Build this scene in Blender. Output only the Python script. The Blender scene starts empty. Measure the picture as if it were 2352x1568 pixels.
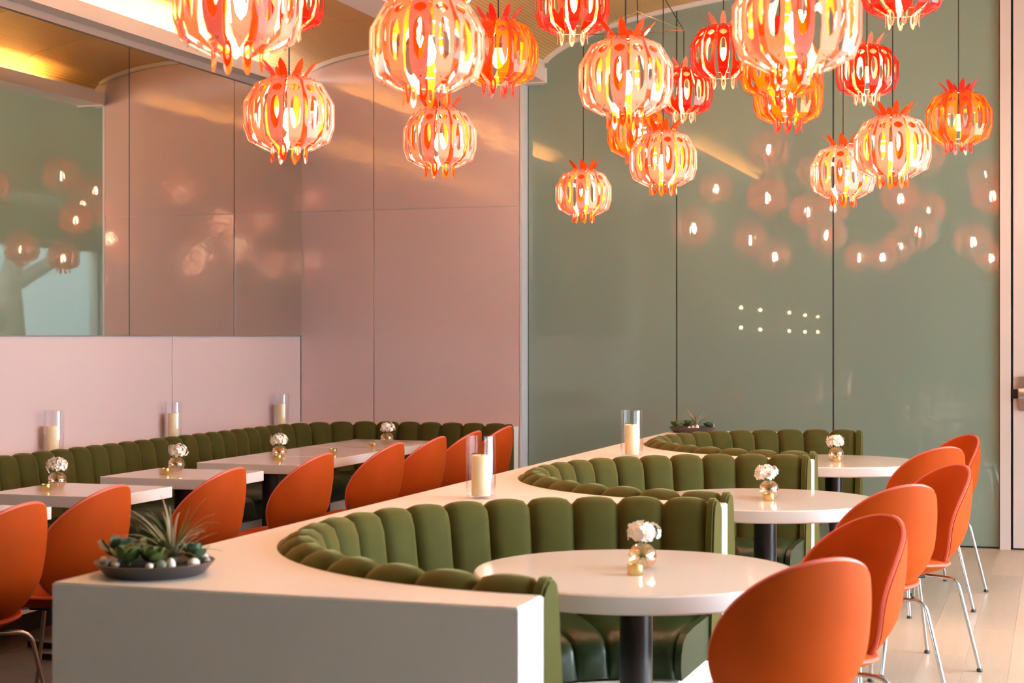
import bpy, bmesh, math, random
from mathutils import Vector, Matrix
random.seed(7)
PI = math.pi
S = bpy.context.scene
C = S.collection

# ------------------------------------------------------------------ camera, sky, exposure
cam = bpy.data.cameras.new('camera')
cam.sensor_width = 36.0
cam.lens = 57.3
cam.shift_y = -11 / 2352
cam.clip_end = 200
cam.dof.use_dof = True
cam.dof.focus_distance = 8.2
cam.dof.aperture_fstop = 4.5
camo = bpy.data.objects.new('camera', cam)
camo.location = (0, 0, 1.45)
camo.rotation_euler = (PI / 2, 0, math.radians(18.5))
C.objects.link(camo)
S.camera = camo

SKY = 12.8            # overcast daylight outside the windows
BULB = 250.0         # pendant bulbs
COVE = 105.0          # cove strips
w = bpy.data.worlds.new('overcast_sky')
S.world = w
w.use_nodes = True
bg = w.node_tree.nodes['Background']
bg.inputs[0].default_value = (0.86, 0.93, 1.0, 1)
bg.inputs[1].default_value = SKY
S.view_settings.view_transform = 'Standard'
S.view_settings.look = 'None'
S.view_settings.gamma = 1
S.view_settings.use_curve_mapping = False
S.view_settings.exposure = 1.2
S.cycles.max_bounces = 10
S.cycles.transparent_max_bounces = 24
S.cycles.sample_clamp_indirect = 6.0
S.cycles.caustics_reflective = False
S.cycles.caustics_refractive = False

# ------------------------------------------------------------------ key dimensions
WX = -5.58           # left (mirror) wall
PY = 11.50           # pink end wall
GY = 11.63           # green glass end wall
RX = 3.50            # right (window) wall
BY = -8.80           # wall behind the camera
BX = -3.69           # middle light shelf
V1 = ((WX + BX) / 2, (BX - WX) / 2, 3.43, 0.23)      # centre, half width, spring height, rise
V2 = (-1.07, 2.62, 3.40, 0.56)
def vault(V, x):
    u = max(-1, min(1, (x - V[0]) / V[1]))
    return V[2] + V[3] * math.sqrt(max(0, 1 - u * u))

# ------------------------------------------------------------------ materials
def mat(name):
    m = bpy.data.materials.new(name); m.use_nodes = True
    nt = m.node_tree; nt.nodes.clear()
    out = nt.nodes.new('ShaderNodeOutputMaterial')
    return m, nt, out
def N(nt, t, **kw):
    n = nt.nodes.new(t)
    for k, v in kw.items(): setattr(n, k, v)
    return n
def principled(name, col, rough=0.5, metal=0.0, spec=0.5, sheen=0.0, sheen_tint=None, sheen_rough=0.4, coat=0.0, sss=0.0,
               noise=None, bump=None, bump_scale=(1, 1, 1)):
    m, nt, out = mat(name)
    p = N(nt, 'ShaderNodeBsdfPrincipled')
    nt.links.new(p.outputs[0], out.inputs[0])
    c = (*col, 1)
    p.inputs['Base Color'].default_value = c
    p.inputs['Roughness'].default_value = rough
    p.inputs['Metallic'].default_value = metal
    p.inputs['Specular IOR Level'].default_value = spec
    p.inputs['Sheen Weight'].default_value = sheen
    p.inputs['Sheen Roughness'].default_value = sheen_rough
    if sheen_tint: p.inputs['Sheen Tint'].default_value = (*sheen_tint, 1)
    p.inputs['Coat Weight'].default_value = coat
    p.inputs['Coat Roughness'].default_value = 0.05
    if sss:
        p.inputs['Subsurface Weight'].default_value = sss
        p.inputs['Subsurface Radius'].default_value = (1, 0.6, 0.3)
        p.inputs['Subsurface Scale'].default_value = 0.02
    tc = None
    if noise or bump:
        tc = N(nt, 'ShaderNodeTexCoord')
        mp = N(nt, 'ShaderNodeMapping'); mp.inputs['Scale'].default_value = bump_scale
        nt.links.new(tc.outputs['Object'], mp.inputs[0])
    if noise:
        sc, amt = noise
        nz = N(nt, 'ShaderNodeTexNoise'); nz.inputs['Scale'].default_value = sc; nz.inputs['Detail'].default_value = 4
        nt.links.new(mp.outputs[0], nz.inputs['Vector'])
        mr = N(nt, 'ShaderNodeMapRange'); mr.inputs['From Min'].default_value = 0.3; mr.inputs['From Max'].default_value = 0.7
        mr.inputs['To Min'].default_value = 1 - amt; mr.inputs['To Max'].default_value = 1 + amt
        nt.links.new(nz.outputs[0], mr.inputs[0])
        mx = N(nt, 'ShaderNodeMix', data_type='RGBA', blend_type='MULTIPLY'); mx.inputs['Factor'].default_value = 1
        mx.inputs['A'].default_value = c
        nt.links.new(mr.outputs[0], mx.inputs['B'])
        nt.links.new(mx.outputs['Result'], p.inputs['Base Color'])
    if bump:
        sc, st = bump
        nz2 = N(nt, 'ShaderNodeTexNoise'); nz2.inputs['Scale'].default_value = sc; nz2.inputs['Detail'].default_value = 3
        nt.links.new(mp.outputs[0], nz2.inputs['Vector'])
        b = N(nt, 'ShaderNodeBump'); b.inputs['Strength'].default_value = st; b.inputs['Distance'].default_value = 0.02
        nt.links.new(nz2.outputs[0], b.inputs['Height'])
        nt.links.new(b.outputs[0], p.inputs['Normal'])
    return m
def emission(name, col, s):
    m, nt, out = mat(name)
    e = N(nt, 'ShaderNodeEmission'); e.inputs[0].default_value = (*col, 1); e.inputs[1].default_value = s
    nt.links.new(e.outputs[0], out.inputs[0]); return m
def facing(nt, k, base):
    lw = N(nt, 'ShaderNodeLayerWeight'); lw.inputs[0].default_value = 0.5
    pw = N(nt, 'ShaderNodeMath', operation='POWER'); pw.inputs[1].default_value = 5.0
    nt.links.new(lw.outputs['Facing'], pw.inputs[0])
    ma = N(nt, 'ShaderNodeMath', operation='MULTIPLY_ADD'); ma.inputs[1].default_value = k; ma.inputs[2].default_value = base; ma.use_clamp = True
    nt.links.new(pw.outputs[0], ma.inputs[0]); return ma
def acrylic(name, col, clear=0.3, tcol=None, gloss=0.14):
    """tinted acrylic sheet: lets light through, scatters a little, shiny"""
    m, nt, out = mat(name)
    tcol = tcol or col
    tr = N(nt, 'ShaderNodeBsdfTransparent'); tr.inputs[0].default_value = (*tcol, 1)
    tl = N(nt, 'ShaderNodeBsdfTranslucent'); tl.inputs[0].default_value = (*tcol, 1)
    df = N(nt, 'ShaderNodeBsdfDiffuse'); df.inputs[0].default_value = (*col, 1)
    gl = N(nt, 'ShaderNodeBsdfGlossy'); gl.inputs[0].default_value = (1, 1, 1, 1); gl.inputs[1].default_value = 0.06
    a = N(nt, 'ShaderNodeMixShader'); a.inputs[0].default_value = 0.5
    nt.links.new(tl.outputs[0], a.inputs[1]); nt.links.new(df.outputs[0], a.inputs[2])
    b = N(nt, 'ShaderNodeMixShader'); b.inputs[0].default_value = clear
    nt.links.new(a.outputs[0], b.inputs[1]); nt.links.new(tr.outputs[0], b.inputs[2])
    fr = facing(nt, 0.85, 0.05)
    c = N(nt, 'ShaderNodeMixShader')
    nt.links.new(fr.outputs[0], c.inputs[0])
    nt.links.new(b.outputs[0], c.inputs[1]); nt.links.new(gl.outputs[0], c.inputs[2])
    nt.links.new(c.outputs[0], out.inputs[0]); return m
def thin_glass(name, tint=(1, 1, 1), ior=0.6, base=0.0, gcol=(1, 1, 1), rough=0.0):
    m, nt, out = mat(name)
    tr = N(nt, 'ShaderNodeBsdfTransparent'); tr.inputs[0].default_value = (*tint, 1)
    gl = N(nt, 'ShaderNodeBsdfGlossy'); gl.inputs[0].default_value = (*gcol, 1); gl.inputs[1].default_value = rough
    ad = facing(nt, ior, base)
    x = N(nt, 'ShaderNodeMixShader')
    nt.links.new(ad.outputs[0], x.inputs[0]); nt.links.new(tr.outputs[0], x.inputs[1]); nt.links.new(gl.outputs[0], x.inputs[2])
    nt.links.new(x.outputs[0], out.inputs[0]); return m

M = {}
M['white'] = principled('white_solid_surface', (0.86, 0.82, 0.78), 0.32)
M['table'] = principled('glossy_white_table', (0.87, 0.83, 0.81), 0.07, spec=0.5)
M['black'] = principled('black_metal', (0.012, 0.012, 0.014), 0.28, spec=0.5)
M['chrome'] = principled('chrome', (0.56, 0.57, 0.59), 0.18, metal=1)
M['rubber'] = principled('glide', (0.05, 0.045, 0.04), 0.5)
M['orange'] = principled('orange_velvet', (0.39, 0.052, 0.003), 0.75, spec=0.12, sheen=0.14, sheen_tint=(1, 0.33, 0.08), noise=(6, 0.10), bump_scale=(1, 1, 0.5))
M['piping'] = principled('coral_piping', (0.62, 0.09, 0.05), 0.5, sheen=0.2)
M['green'] = principled('green_velvet', (0.058, 0.056, 0.013), 0.8, spec=0.1, sheen=0.34, sheen_tint=(0.70, 0.68, 0.30), noise=(14, 0.08))
M['leather'] = principled('dark_green_leather', (0.016, 0.034, 0.012), 0.32, spec=0.32, noise=(30, 0.1), bump=(120, 0.06))
M['pink'] = principled('pink_lacquer', (0.62, 0.485, 0.475), 0.06, spec=0.6, bump=(13, 0.06), noise=(0.7, 0.03))
M['pale'] = principled('pale_trim', (0.66, 0.62, 0.60), 0.45)
M['return'] = principled('pale_blue_grey_paint', (0.60, 0.62, 0.66), 0.45)
M['grey_trim'] = principled('grey_trim', (0.30, 0.29, 0.30), 0.4)
M['joint'] = principled('dark_joint', (0.02, 0.022, 0.022), 0.6)
M['glasswall'] = principled('sage_back_painted_glass', (0.215, 0.300, 0.255), 0.015, spec=0.65)
M['door'] = principled('door_paint', (0.66, 0.58, 0.56), 0.35)
M['steel'] = principled('brushed_steel', (0.72, 0.68, 0.64), 0.22, metal=1)
M['shell'] = principled('plain_paint', (0.50, 0.47, 0.43), 0.7)
M['darkwall'] = principled('dark_wall_paint', (0.12, 0.115, 0.11), 0.6)
M['brass'] = principled('brass', (0.62, 0.47, 0.20), 0.26, metal=1)
M['copper'] = principled('copper_rod', (0.72, 0.48, 0.32), 0.25, metal=1)
M['cord'] = principled('black_cord', (0.01, 0.01, 0.01), 0.6)
M['wax'] = principled('cream_wax', (0.95, 0.76, 0.47), 0.5, sss=0.5)
M['petal'] = principled('white_hydrangea', (0.92, 0.86, 0.78), 0.6, sss=0.2)
M['stem'] = principled('flower_stem', (0.22, 0.30, 0.08), 0.5)
M['tray'] = principled('dark_stoneware', (0.055, 0.045, 0.045), 0.42, noise=(20, 0.2))
M['soil'] = principled('dark_gravel', (0.03, 0.028, 0.022), 0.9, bump=(60, 0.8))
M['air'] = principled('air_plant_leaf', (0.20, 0.23, 0.11), 0.6, noise=(8, 0.2))
M['air_tan'] = principled('air_plant_tan', (0.38, 0.30, 0.20), 0.6, noise=(8, 0.2))
M['succ'] = principled('succulent_leaf', (0.16, 0.21, 0.06), 0.45, noise=(10, 0.3))
M['succ_b'] = principled('succulent_leaf_bluish', (0.10, 0.17, 0.10), 0.45, noise=(10, 0.3))
M['peb'] = [principled('pebble_white', (0.78, 0.72, 0.66), 0.45, noise=(15, 0.1)), principled('pebble_tan', (0.52, 0.40, 0.28), 0.5, noise=(15, 0.15)),
            principled('pebble_green', (0.25, 0.29, 0.22), 0.45, noise=(15, 0.15)), principled('pebble_grey', (0.28, 0.27, 0.26), 0.45, noise=(15, 0.15))]
M['bulb'] = emission('warm_bulb', (1.0, 0.65, 0.40), BULB)
M['cove'] = emission('cove_strip_light', (1.0, 0.52, 0.15), COVE)
M['sconce'] = emission('sconce_light', (1.0, 0.72, 0.35), 45)
M['outer_A'] = acrylic('pale_pink_acrylic', (0.93, 0.72, 0.62), 0.03, (0.78, 0.40, 0.23))
M['inner_A'] = acrylic('orange_acrylic', (0.90, 0.17, 0.012), 0.22, (0.93, 0.11, 0.015))
M['outer_B'] = acrylic('amber_acrylic', (0.82, 0.22, 0.012), 0.36, (0.96, 0.28, 0.022))
M['inner_B'] = acrylic('coral_acrylic', (0.70, 0.07, 0.05), 0.35, (0.90, 0.12, 0.07))
M['outer_C'] = acrylic('ruby_acrylic', (0.34, 0.016, 0.006), 0.36, (0.80, 0.06, 0.012))
M['inner_C'] = acrylic('blush_acrylic', (0.88, 0.50, 0.38), 0.25, (0.92, 0.45, 0.28))
M['hurricane'] = thin_glass('clear_glass', (0.975, 0.985, 1.0), 0.55, 0.035)
M['pane'] = thin_glass('window_glass', (0.95, 0.98, 0.98), 0.6, 0.04)
M['vase'] = thin_glass('iridescent_glass', (0.96, 0.89, 0.78), 0.7, 0.24, (1.0, 0.96, 0.95), 0.03)
M['mirror'] = principled('tinted_mirror', (0.80, 0.83, 0.76), 0.012, metal=1)
M['bark'] = principled('tree_bark', (0.23, 0.20, 0.17), 0.9, noise=(6, 0.3), bump=(20, 0.6))
M['leaf'] = principled('tree_leaf', (0.12, 0.2, 0.06), 0.6)
M['pave'] = principled('pavement', (0.42, 0.42, 0.40), 0.8, noise=(3, 0.08))
M['facade'] = principled('pale_facade', (0.30, 0.36, 0.38), 0.8)

def ceiling_mat():
    m, nt, out = mat('perforated_maple')
    p = N(nt, 'ShaderNodeBsdfPrincipled'); p.inputs['Roughness'].default_value = 0.45
    tc = N(nt, 'ShaderNodeTexCoord')
    sx = N(nt, 'ShaderNodeSeparateXYZ'); nt.links.new(tc.outputs['Object'], sx.inputs[0])
    ds = []
    for ax in (0, 1):
        k = N(nt, 'ShaderNodeMath', operation='MULTIPLY'); k.inputs[1].default_value = 1 / 0.02
        nt.links.new(sx.outputs[ax], k.inputs[0])
        fr = N(nt, 'ShaderNodeMath', operation='FRACT'); nt.links.new(k.outputs[0], fr.inputs[0])
        sb = N(nt, 'ShaderNodeMath', operation='SUBTRACT'); sb.inputs[1].default_value = 0.5; nt.links.new(fr.outputs[0], sb.inputs[0])
        sq = N(nt, 'ShaderNodeMath', operation='MULTIPLY'); nt.links.new(sb.outputs[0], sq.inputs[0]); nt.links.new(sb.outputs[0], sq.inputs[1])
        ds.append(sq)
    ad = N(nt, 'ShaderNodeMath', operation='ADD'); nt.links.new(ds[0].outputs[0], ad.inputs[0]); nt.links.new(ds[1].outputs[0], ad.inputs[1])
    lt = N(nt, 'ShaderNodeMath', operation='LESS_THAN'); lt.inputs[1].default_value = 0.06; nt.links.new(ad.outputs[0], lt.inputs[0])
    mp = N(nt, 'ShaderNodeMapping'); mp.inputs['Scale'].default_value = (14, 1.2, 14); nt.links.new(tc.outputs['Object'], mp.inputs[0])
    nz = N(nt, 'ShaderNodeTexNoise'); nz.inputs['Scale'].default_value = 2; nz.inputs['Detail'].default_value = 4; nt.links.new(mp.outputs[0], nz.inputs['Vector'])
    cr = N(nt, 'ShaderNodeMix', data_type='RGBA'); cr.inputs['A'].default_value = (0.56, 0.35, 0.12, 1); cr.inputs['B'].default_value = (0.68, 0.45, 0.18, 1)
    nt.links.new(nz.outputs[0], cr.inputs['Factor'])
    mx = N(nt, 'ShaderNodeMix', data_type='RGBA'); mx.inputs['B'].default_value = (0.20, 0.12, 0.05, 1)
    nt.links.new(lt.outputs[0], mx.inputs['Factor']); nt.links.new(cr.outputs['Result'], mx.inputs['A'])
    nt.links.new(mx.outputs['Result'], p.inputs['Base Color'])
    nt.links.new(p.outputs[0], out.inputs[0]); return m
M['ceil'] = ceiling_mat()

def wood_mat(name, ca, cb):
    m, nt, out = mat(name)
    p = N(nt, 'ShaderNodeBsdfPrincipled'); p.inputs['Roughness'].default_value = 0.33
    tc = N(nt, 'ShaderNodeTexCoord'); oi = N(nt, 'ShaderNodeObjectInfo')
    va = N(nt, 'ShaderNodeVectorMath', operation='ADD'); nt.links.new(tc.outputs['Object'], va.inputs[0])
    ml = N(nt, 'ShaderNodeMath', operation='MULTIPLY'); ml.inputs[1].default_value = 37; nt.links.new(oi.outputs['Random'], ml.inputs[0])
    nt.links.new(ml.outputs[0], va.inputs[1])
    mp = N(nt, 'ShaderNodeMapping'); mp.inputs['Scale'].default_value = (9, 0.8, 1); nt.links.new(va.outputs[0], mp.inputs[0])
    nz = N(nt, 'ShaderNodeTexNoise'); nz.inputs['Scale'].default_value = 3; nz.inputs['Detail'].default_value = 6; nz.inputs['Distortion'].default_value = 0.6
    nt.links.new(mp.outputs[0], nz.inputs['Vector'])
    cr = N(nt, 'ShaderNodeMix', data_type='RGBA'); cr.inputs['A'].default_value = ca; cr.inputs['B'].default_value = cb
    nt.links.new(nz.outputs[0], cr.inputs['Factor'])
    mr = N(nt, 'ShaderNodeMapRange'); mr.inputs['To Min'].default_value = 0.9; mr.inputs['To Max'].default_value = 1.08; nt.links.new(oi.outputs['Random'], mr.inputs[0])
    mx = N(nt, 'ShaderNodeMix', data_type='RGBA', blend_type='MULTIPLY'); mx.inputs['Factor'].default_value = 1
    nt.links.new(cr.outputs['Result'], mx.inputs['A']); nt.links.new(mr.outputs[0], mx.inputs['B'])
    nt.links.new(mx.outputs['Result'], p.inputs['Base Color'])
    nt.links.new(p.outputs[0], out.inputs[0]); return m
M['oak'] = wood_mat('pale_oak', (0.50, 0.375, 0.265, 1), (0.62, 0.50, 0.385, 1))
M['darkened_oak'] = wood_mat('shade_darkened_oak', (0.050, 0.034, 0.023, 1), (0.078, 0.055, 0.038, 1))  # floor shade put into the wood colour, also to cut bounced light

# ------------------------------------------------------------------ helpers
def link(name, data, parent=None):
    o = bpy.data.objects.new(name, data); C.objects.link(o)
    if parent: o.parent = parent
    return o
def finish(name, bm, material, smooth=False, angle=40):
    bmesh.ops.recalc_face_normals(bm, faces=bm.faces[:])
    me = bpy.data.meshes.new(name); bm.to_mesh(me); bm.free()
    me.materials.append(material)
    if smooth:
        me.polygons.foreach_set('use_smooth', [True] * len(me.polygons))
        me.set_sharp_from_angle(angle=math.radians(angle))
    return me
def obj(name, bm, material, parent=None, smooth=False, angle=40):
    return link(name, finish(name, bm, material, smooth, angle), parent)
def tag(o, label, cat, group=None):
    o['label'] = label; o['category'] = cat
    if group: o['group'] = group
    return o
def thing(name, label, cat, loc=(0, 0, 0), rz=0, group=None):
    o = link(name, None); o.location = loc; o.rotation_euler = (0, 0, rz)
    return tag(o, label, cat, group)
def struct(o):
    o['kind'] = 'structure'; return o
def box(bm, x0, x1, y0, y1, z0, z1, bevel=0):
    b2 = bmesh.new() if bevel else bm
    vs = [b2.verts.new((x, y, z)) for z in (z0, z1) for y in (y0, y1) for x in (x0, x1)]
    for f in ((0, 2, 3, 1), (4, 5, 7, 6), (0, 1, 5, 4), (2, 6, 7, 3), (0, 4, 6, 2), (1, 3, 7, 5)):
        b2.faces.new([vs[i] for i in f])
    if bevel:
        bmesh.ops.bevel(b2, geom=b2.edges[:], offset=bevel, segments=2, affect='EDGES', profile=0.5)
        merge(bm, b2)
    return bm
def merge(bm, b2):
    me = bpy.data.meshes.new('tmp'); b2.to_mesh(me); b2.free(); bm.from_mesh(me); bpy.data.meshes.remove(me)
def boxm(x0, x1, y0, y1, z0, z1, bevel=0): return box(bmesh.new(), x0, x1, y0, y1, z0, z1, bevel)
def lathe(bm, prof, seg=32, cx=0, cy=0):
    rings = []
    for r, z in prof:
        if r < 1e-6: rings.append([bm.verts.new((cx, cy, z))])
        else: rings.append([bm.verts.new((cx + r * math.cos(2 * PI * i / seg), cy + r * math.sin(2 * PI * i / seg), z)) for i in range(seg)])
    for a, b in zip(rings, rings[1:]):
        for i in range(seg):
            j = (i + 1) % seg
            if len(a) == 1 and len(b) == 1: continue
            if len(a) == 1: bm.faces.new((a[0], b[i], b[j]))
            elif len(b) == 1: bm.faces.new((a[i], b[0], a[j]))
            else: bm.faces.new((a[i], b[i], b[j], a[j]))
    return bm
def tube(bm, pts, r, seg=8, closed=False, caps=True):
    P = [Vector(p) for p in pts]; n = len(P); rings = []
    up = None
    for i in range(n):
        a = P[(i - 1) % n] if (i or closed) else P[0]; b = P[(i + 1) % n] if (i < n - 1 or closed) else P[-1]
        t = (b - a).normalized()
        if up is None:
            up = Vector((0, 0, 1)) if abs(t.z) < 0.9 else Vector((1, 0, 0))
        u = (up - t * up.dot(t)).normalized(); v = t.cross(u); up = u
        rr = r[i] if isinstance(r, (list, tuple)) else r
        rings.append([bm.verts.new(P[i] + (u * math.cos(2 * PI * k / seg) + v * math.sin(2 * PI * k / seg)) * rr) for k in range(seg)])
    m = n if closed else n - 1
    for i in range(m):
        A, B = rings[i], rings[(i + 1) % n]
        for k in range(seg):
            bm.faces.new((A[k], A[(k + 1) % seg], B[(k + 1) % seg], B[k]))
    if caps and not closed:
        bm.faces.new(rings[0]); bm.faces.new(rings[-1])
    return bm
def prism(bm, pts, z0, z1):
    lo = [bm.verts.new((x, y, z0)) for x, y in pts]; hi = [bm.verts.new((x, y, z1)) for x, y in pts]
    bm.faces.new(lo); bm.faces.new(hi)
    for i in range(len(pts)):
        j = (i + 1) % len(pts); bm.faces.new((lo[i], lo[j], hi[j], hi[i]))
    return bm
def wall_poly(bm, pts, y0, y1):
    """polygon in x,z extruded along y"""
    a = [bm.verts.new((x, y0, z)) for x, z in pts]; b = [bm.verts.new((x, y1, z)) for x, z in pts]
    bm.faces.new(a); bm.faces.new(b)
    for i in range(len(pts)):
        j = (i + 1) % len(pts); bm.faces.new((a[i], a[j], b[j], b[i]))
    return bm
def copy_tree(o, parent=None):
    c = o.copy(); C.objects.link(c); c.parent = parent
    for ch in o.children: copy_tree(ch, c)
    return c

# ------------------------------------------------------------------ setting: floor
fl = struct(obj('floor', boxm(WX - 0.2, RX + 0.2, BY - 0.2, GY + 0.3, -0.12, -0.003), M['darkened_oak']))  # base darkened so less light bounces onto the partition front
plank_me = finish('plank', boxm(-0.0947, 0.0947, -0.9497, 0.9497, -0.018, 0, 0.0008), M['oak'])
darkened_plank_me = finish('plank', boxm(-0.0947, 0.0947, -0.9497, 0.9497, -0.018, 0, 0.0008), M['darkened_oak'])
def planks(x0, x1, y0, y1, me):
    k = 0; x = x0
    while x < x1:
        y = y0 + (0.37 * k * 2.1) % 1.9 - 1.9
        while y < y1:
            a, b = max(y, y0), min(y + 1.9, y1)
            if b - a > 0.02:
                o = link('plank', me, fl); o.location = (x + 0.095, (a + b) / 2, 0); o.scale = (1, (b - a) / 1.9, 1)
            y += 1.9
        x += 0.19; k += 1
planks(-1.72, 3.4, 3.0, GY - 0.002, plank_me)
planks(-4.75, -2.45, 2.6, 7.5, darkened_plank_me)  # left aisle planks, their shade painted into the colour

# walls
def arch_pts(V, x0, x1, n=40):
    return [(x0 + (x1 - x0) * i / n, vault(V, x0 + (x1 - x0) * i / n)) for i in range(n + 1)]
struct(obj('wall_left', boxm(WX - 0.2, WX - 0.012, BY, PY + 0.3, 0, 3.42), M['shell']))
lp = bpy.data.objects['wall_left']
for y0, y1 in ((9.56, PY - 0.004), (7.12, 9.56), (4.7, 7.12), (2.26, 4.7)):
    obj('wall_panel', boxm(WX - 0.012, WX, y0 + 0.003, y1 - 0.003, 0.70, 1.452, 0.002), M['pink'], lp)
pk = struct(obj('wall_pink', wall_poly(bmesh.new(), [(WX, 0), (-3.79, 0)] + [p for p in reversed(arch_pts(V1, WX, -3.79))], PY + 0.012, PY + 0.25), M['pale']))
for x0, x1 in ((WX, -4.965), (-4.965, -3.788)):
    a, b = x0 + 0.004, x1 - 0.004
    obj('wall_panel', boxm(a, b, PY, PY + 0.012, 0.70, 2.418, 0.002), M['pink'], pk)
    n = 16
    top = [(b + (a - b) * i / n, vault(V1, b + (a - b) * i / n) - 0.035) for i in range(n + 1)]
    bm = wall_poly(bmesh.new(), [(a, 2.424), (b, 2.424)] + top, PY, PY + 0.012)
    obj('wall_panel', bm, M['pink'], pk)
# pale arch trims and the strip between pink wall and glass
def arch_trim(V, x0, x1, y0, y1, name):
    n = 48; bm = bmesh.new(); ring = []
    for i in range(n + 1):
        x = x0 + (x1 - x0) * (0.5 - 0.5 * math.cos(PI * i / n)); z = vault(V, x)
        nx = (x - V[0]) / V[1] ** 2; nz = (z - V[2]) / V[3] ** 2
        L = math.hypot(nx, nz) or 1
        nx, nz = nx / L, nz / L
        ring.append([bm.verts.new((x - nx * q, y, z - nz * q)) for q, y in ((0, y0), (0.03, y0), (0.03, y1), (0, y1))])
    for A, B in zip(ring, ring[1:]):
        for k in range(4): bm.faces.new((A[k], A[(k + 1) % 4], B[(k + 1) % 4], B[k]))
    bm.faces.new(ring[0]); bm.faces.new(ring[-1])
    return struct(obj(name, bm, M['pale'], smooth=True, angle=50))
arch_trim(V1, WX + 0.01, BX - 0.06, PY - 0.03, PY + 0.01, 'trim_1')
arch_trim(V2, BX + 0.05, 1.53, GY - 0.03, GY + 0.0, 'trim_2')
struct(obj('trim_3', boxm(-3.789, -3.768, PY + 0.001, GY + 0.02, 0, 3.33, 0.002), M['return']))
# glass end wall: dark backing + panels
gw = struct(obj('wall_glass', boxm(-3.768, RX, GY + 0.012, GY + 0.25, 0, 4.1), M['joint']))
for x0, x1 in ((-3.76, -2.633), (-2.623, -1.505), (-1.495, -0.378)):
    n = 14
    top = [(x1 + (x0 - x1) * i / n, vault(V2, x1 + (x0 - x1) * i / n) - 0.02) for i in range(n + 1)]
    obj('glass_panel', wall_poly(bmesh.new(), [(x0, 0.012), (x1, 0.012)] + top, GY, GY + 0.012), M['glasswall'], gw)
obj('wall_panel', boxm(0.78, RX, GY, GY + 0.012, 0, 3.39), M['door'], gw)
# door with panic bar
struct(obj('trim_4', boxm(-0.372, -0.300, GY - 0.05, GY + 0.02, 0, 3.9, 0.003), M['door']))
struct(obj('trim_5', boxm(0.70, 0.775, GY - 0.05, GY + 0.02, 0, 3.9, 0.003), M['door']))
dr = struct(obj('door_1', boxm(-0.285, 0.69, GY - 0.035, GY + 0.01, 0.012, 3.88, 0.003), M['door']))
bm = bmesh.new()
wall_poly(bm, [(-0.248, 1.18), (-0.190, 1.18), (-0.184, 1.08), (-0.184, 1.02), (-0.190, 0.95), (-0.248, 0.95), (-0.254, 1.02), (-0.254, 1.08)], GY - 0.075, GY - 0.035)
bmesh.ops.bevel(bm, geom=bm.edges[:], offset=0.006, segments=2, affect='EDGES')
obj('latch_housing', bm, M['steel'], dr, True)
obj('push_bar', boxm(-0.252, 0.55, GY - 0.105, GY - 0.055, 1.03, 1.10, 0.008), M['steel'], dr, True)
obj('latch', boxm(-0.292, -0.252, GY - 0.06, GY - 0.03, 1.03, 1.095, 0.003), M['black'], dr)

# vaulted ceiling: dark shell, panels, light shelves
def vault_shell(V, x0, x1, name):
    bm = bmesh.new(); n = 48; rows = []
    for y in (BY, GY + 0.02):
        rows.append([(bm.verts.new((x, y, vault(V, x) + 0.014)), bm.verts.new((x, y, 4.15))) for x in [x0 + (x1 - x0) * (0.5 - 0.5 * math.cos(PI * i / n)) for i in range(n + 1)]])
    for i in range(n):
        for k in (0, 1):
            bm.faces.new((rows[0][i][k], rows[0][i + 1][k], rows[1][i + 1][k], rows[1][i][k]))
        for r in rows: bm.faces.new((r[i][0], r[i + 1][0], r[i + 1][1], r[i][1]))
    for i in (0, n): bm.faces.new((rows[0][i][0], rows[1][i][0], rows[1][i][1], rows[0][i][1]))
    return struct(obj(name, bm, M['joint']))
def vault_panels(V, xs, shell, ystart):
    for a, b in zip(xs, xs[1:]):
        bm = bmesh.new(); n = 14; rows = []
        for y in (-1.067 + 0.005, -0.003):
            r = []
            for i in range(n + 1):
                u = i / n
                if abs(a - (V[0] - V[1])) < 0.05: u = 1 - math.cos(u * PI / 2)
                elif abs(b - (V[0] + V[1])) < 0.05: u = math.sin(u * PI / 2)
                x = a + 0.002 + (b - a - 0.004) * u
                r.append((bm.verts.new((x, y, vault(V, x))), bm.verts.new((x, y, vault(V, x) + 0.012))))
            rows.append(r)
        for i in range(n):
            for k in (0, 1): bm.faces.new((rows[0][i][k], rows[0][i + 1][k], rows[1][i + 1][k], rows[1][i][k]))
            for r in rows: bm.faces.new((r[i][0], r[i + 1][0], r[i + 1][1], r[i][1]))
        me = finish('ceiling_panel', bm, M['ceil'], True, 30)
        for k in range(12):
            o = link('ceiling_panel', me, shell); o.location = (0, ystart - 1.067 * k, 0)
c1 = vault_shell(V1, WX, BX - 0.005, 'ceiling')
c2 = vault_shell(V2, BX + 0.005, V2[0] + V2[1], 'ceiling_wide')
vault_panels(V1, [WX + 0.001, V1[0], BX - 0.006], c1, PY)
vault_panels(V2, [BX + 0.006, -2.4, V2[0], 0.25, V2[0] + V2[1] - 0.001], c2, GY)
struct(obj('ceiling_flat', boxm(V2[0] + V2[1], RX, BY, GY, 3.40, 4.15), M['shell']))
def shelf(name, x0, x1, lips, strips):
    bm = boxm(x0, x1, BY, PY - 0.06, 3.325, 3.355)
    for lx in lips: box(bm, lx, lx + 0.018, BY, PY - 0.06, 3.355, 3.42)
    s = struct(obj(name, bm, M['pale']))
    obj('end_cap', boxm(x0 - 0.006, x1 + 0.006, PY - 0.06, PY - 0.031, 3.315, 3.427, 0.002), M['pale'], s)
    for sx, y0, y1 in strips:
        obj('light_strip', boxm(sx - 0.012, sx + 0.012, y0, y1, 3.356, 3.366), M['cove'], s)
shelf('trim_6', WX + 0.002, WX + 0.15, [WX + 0.132], [(WX + 0.112, 5.2, 10.75)])
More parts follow.
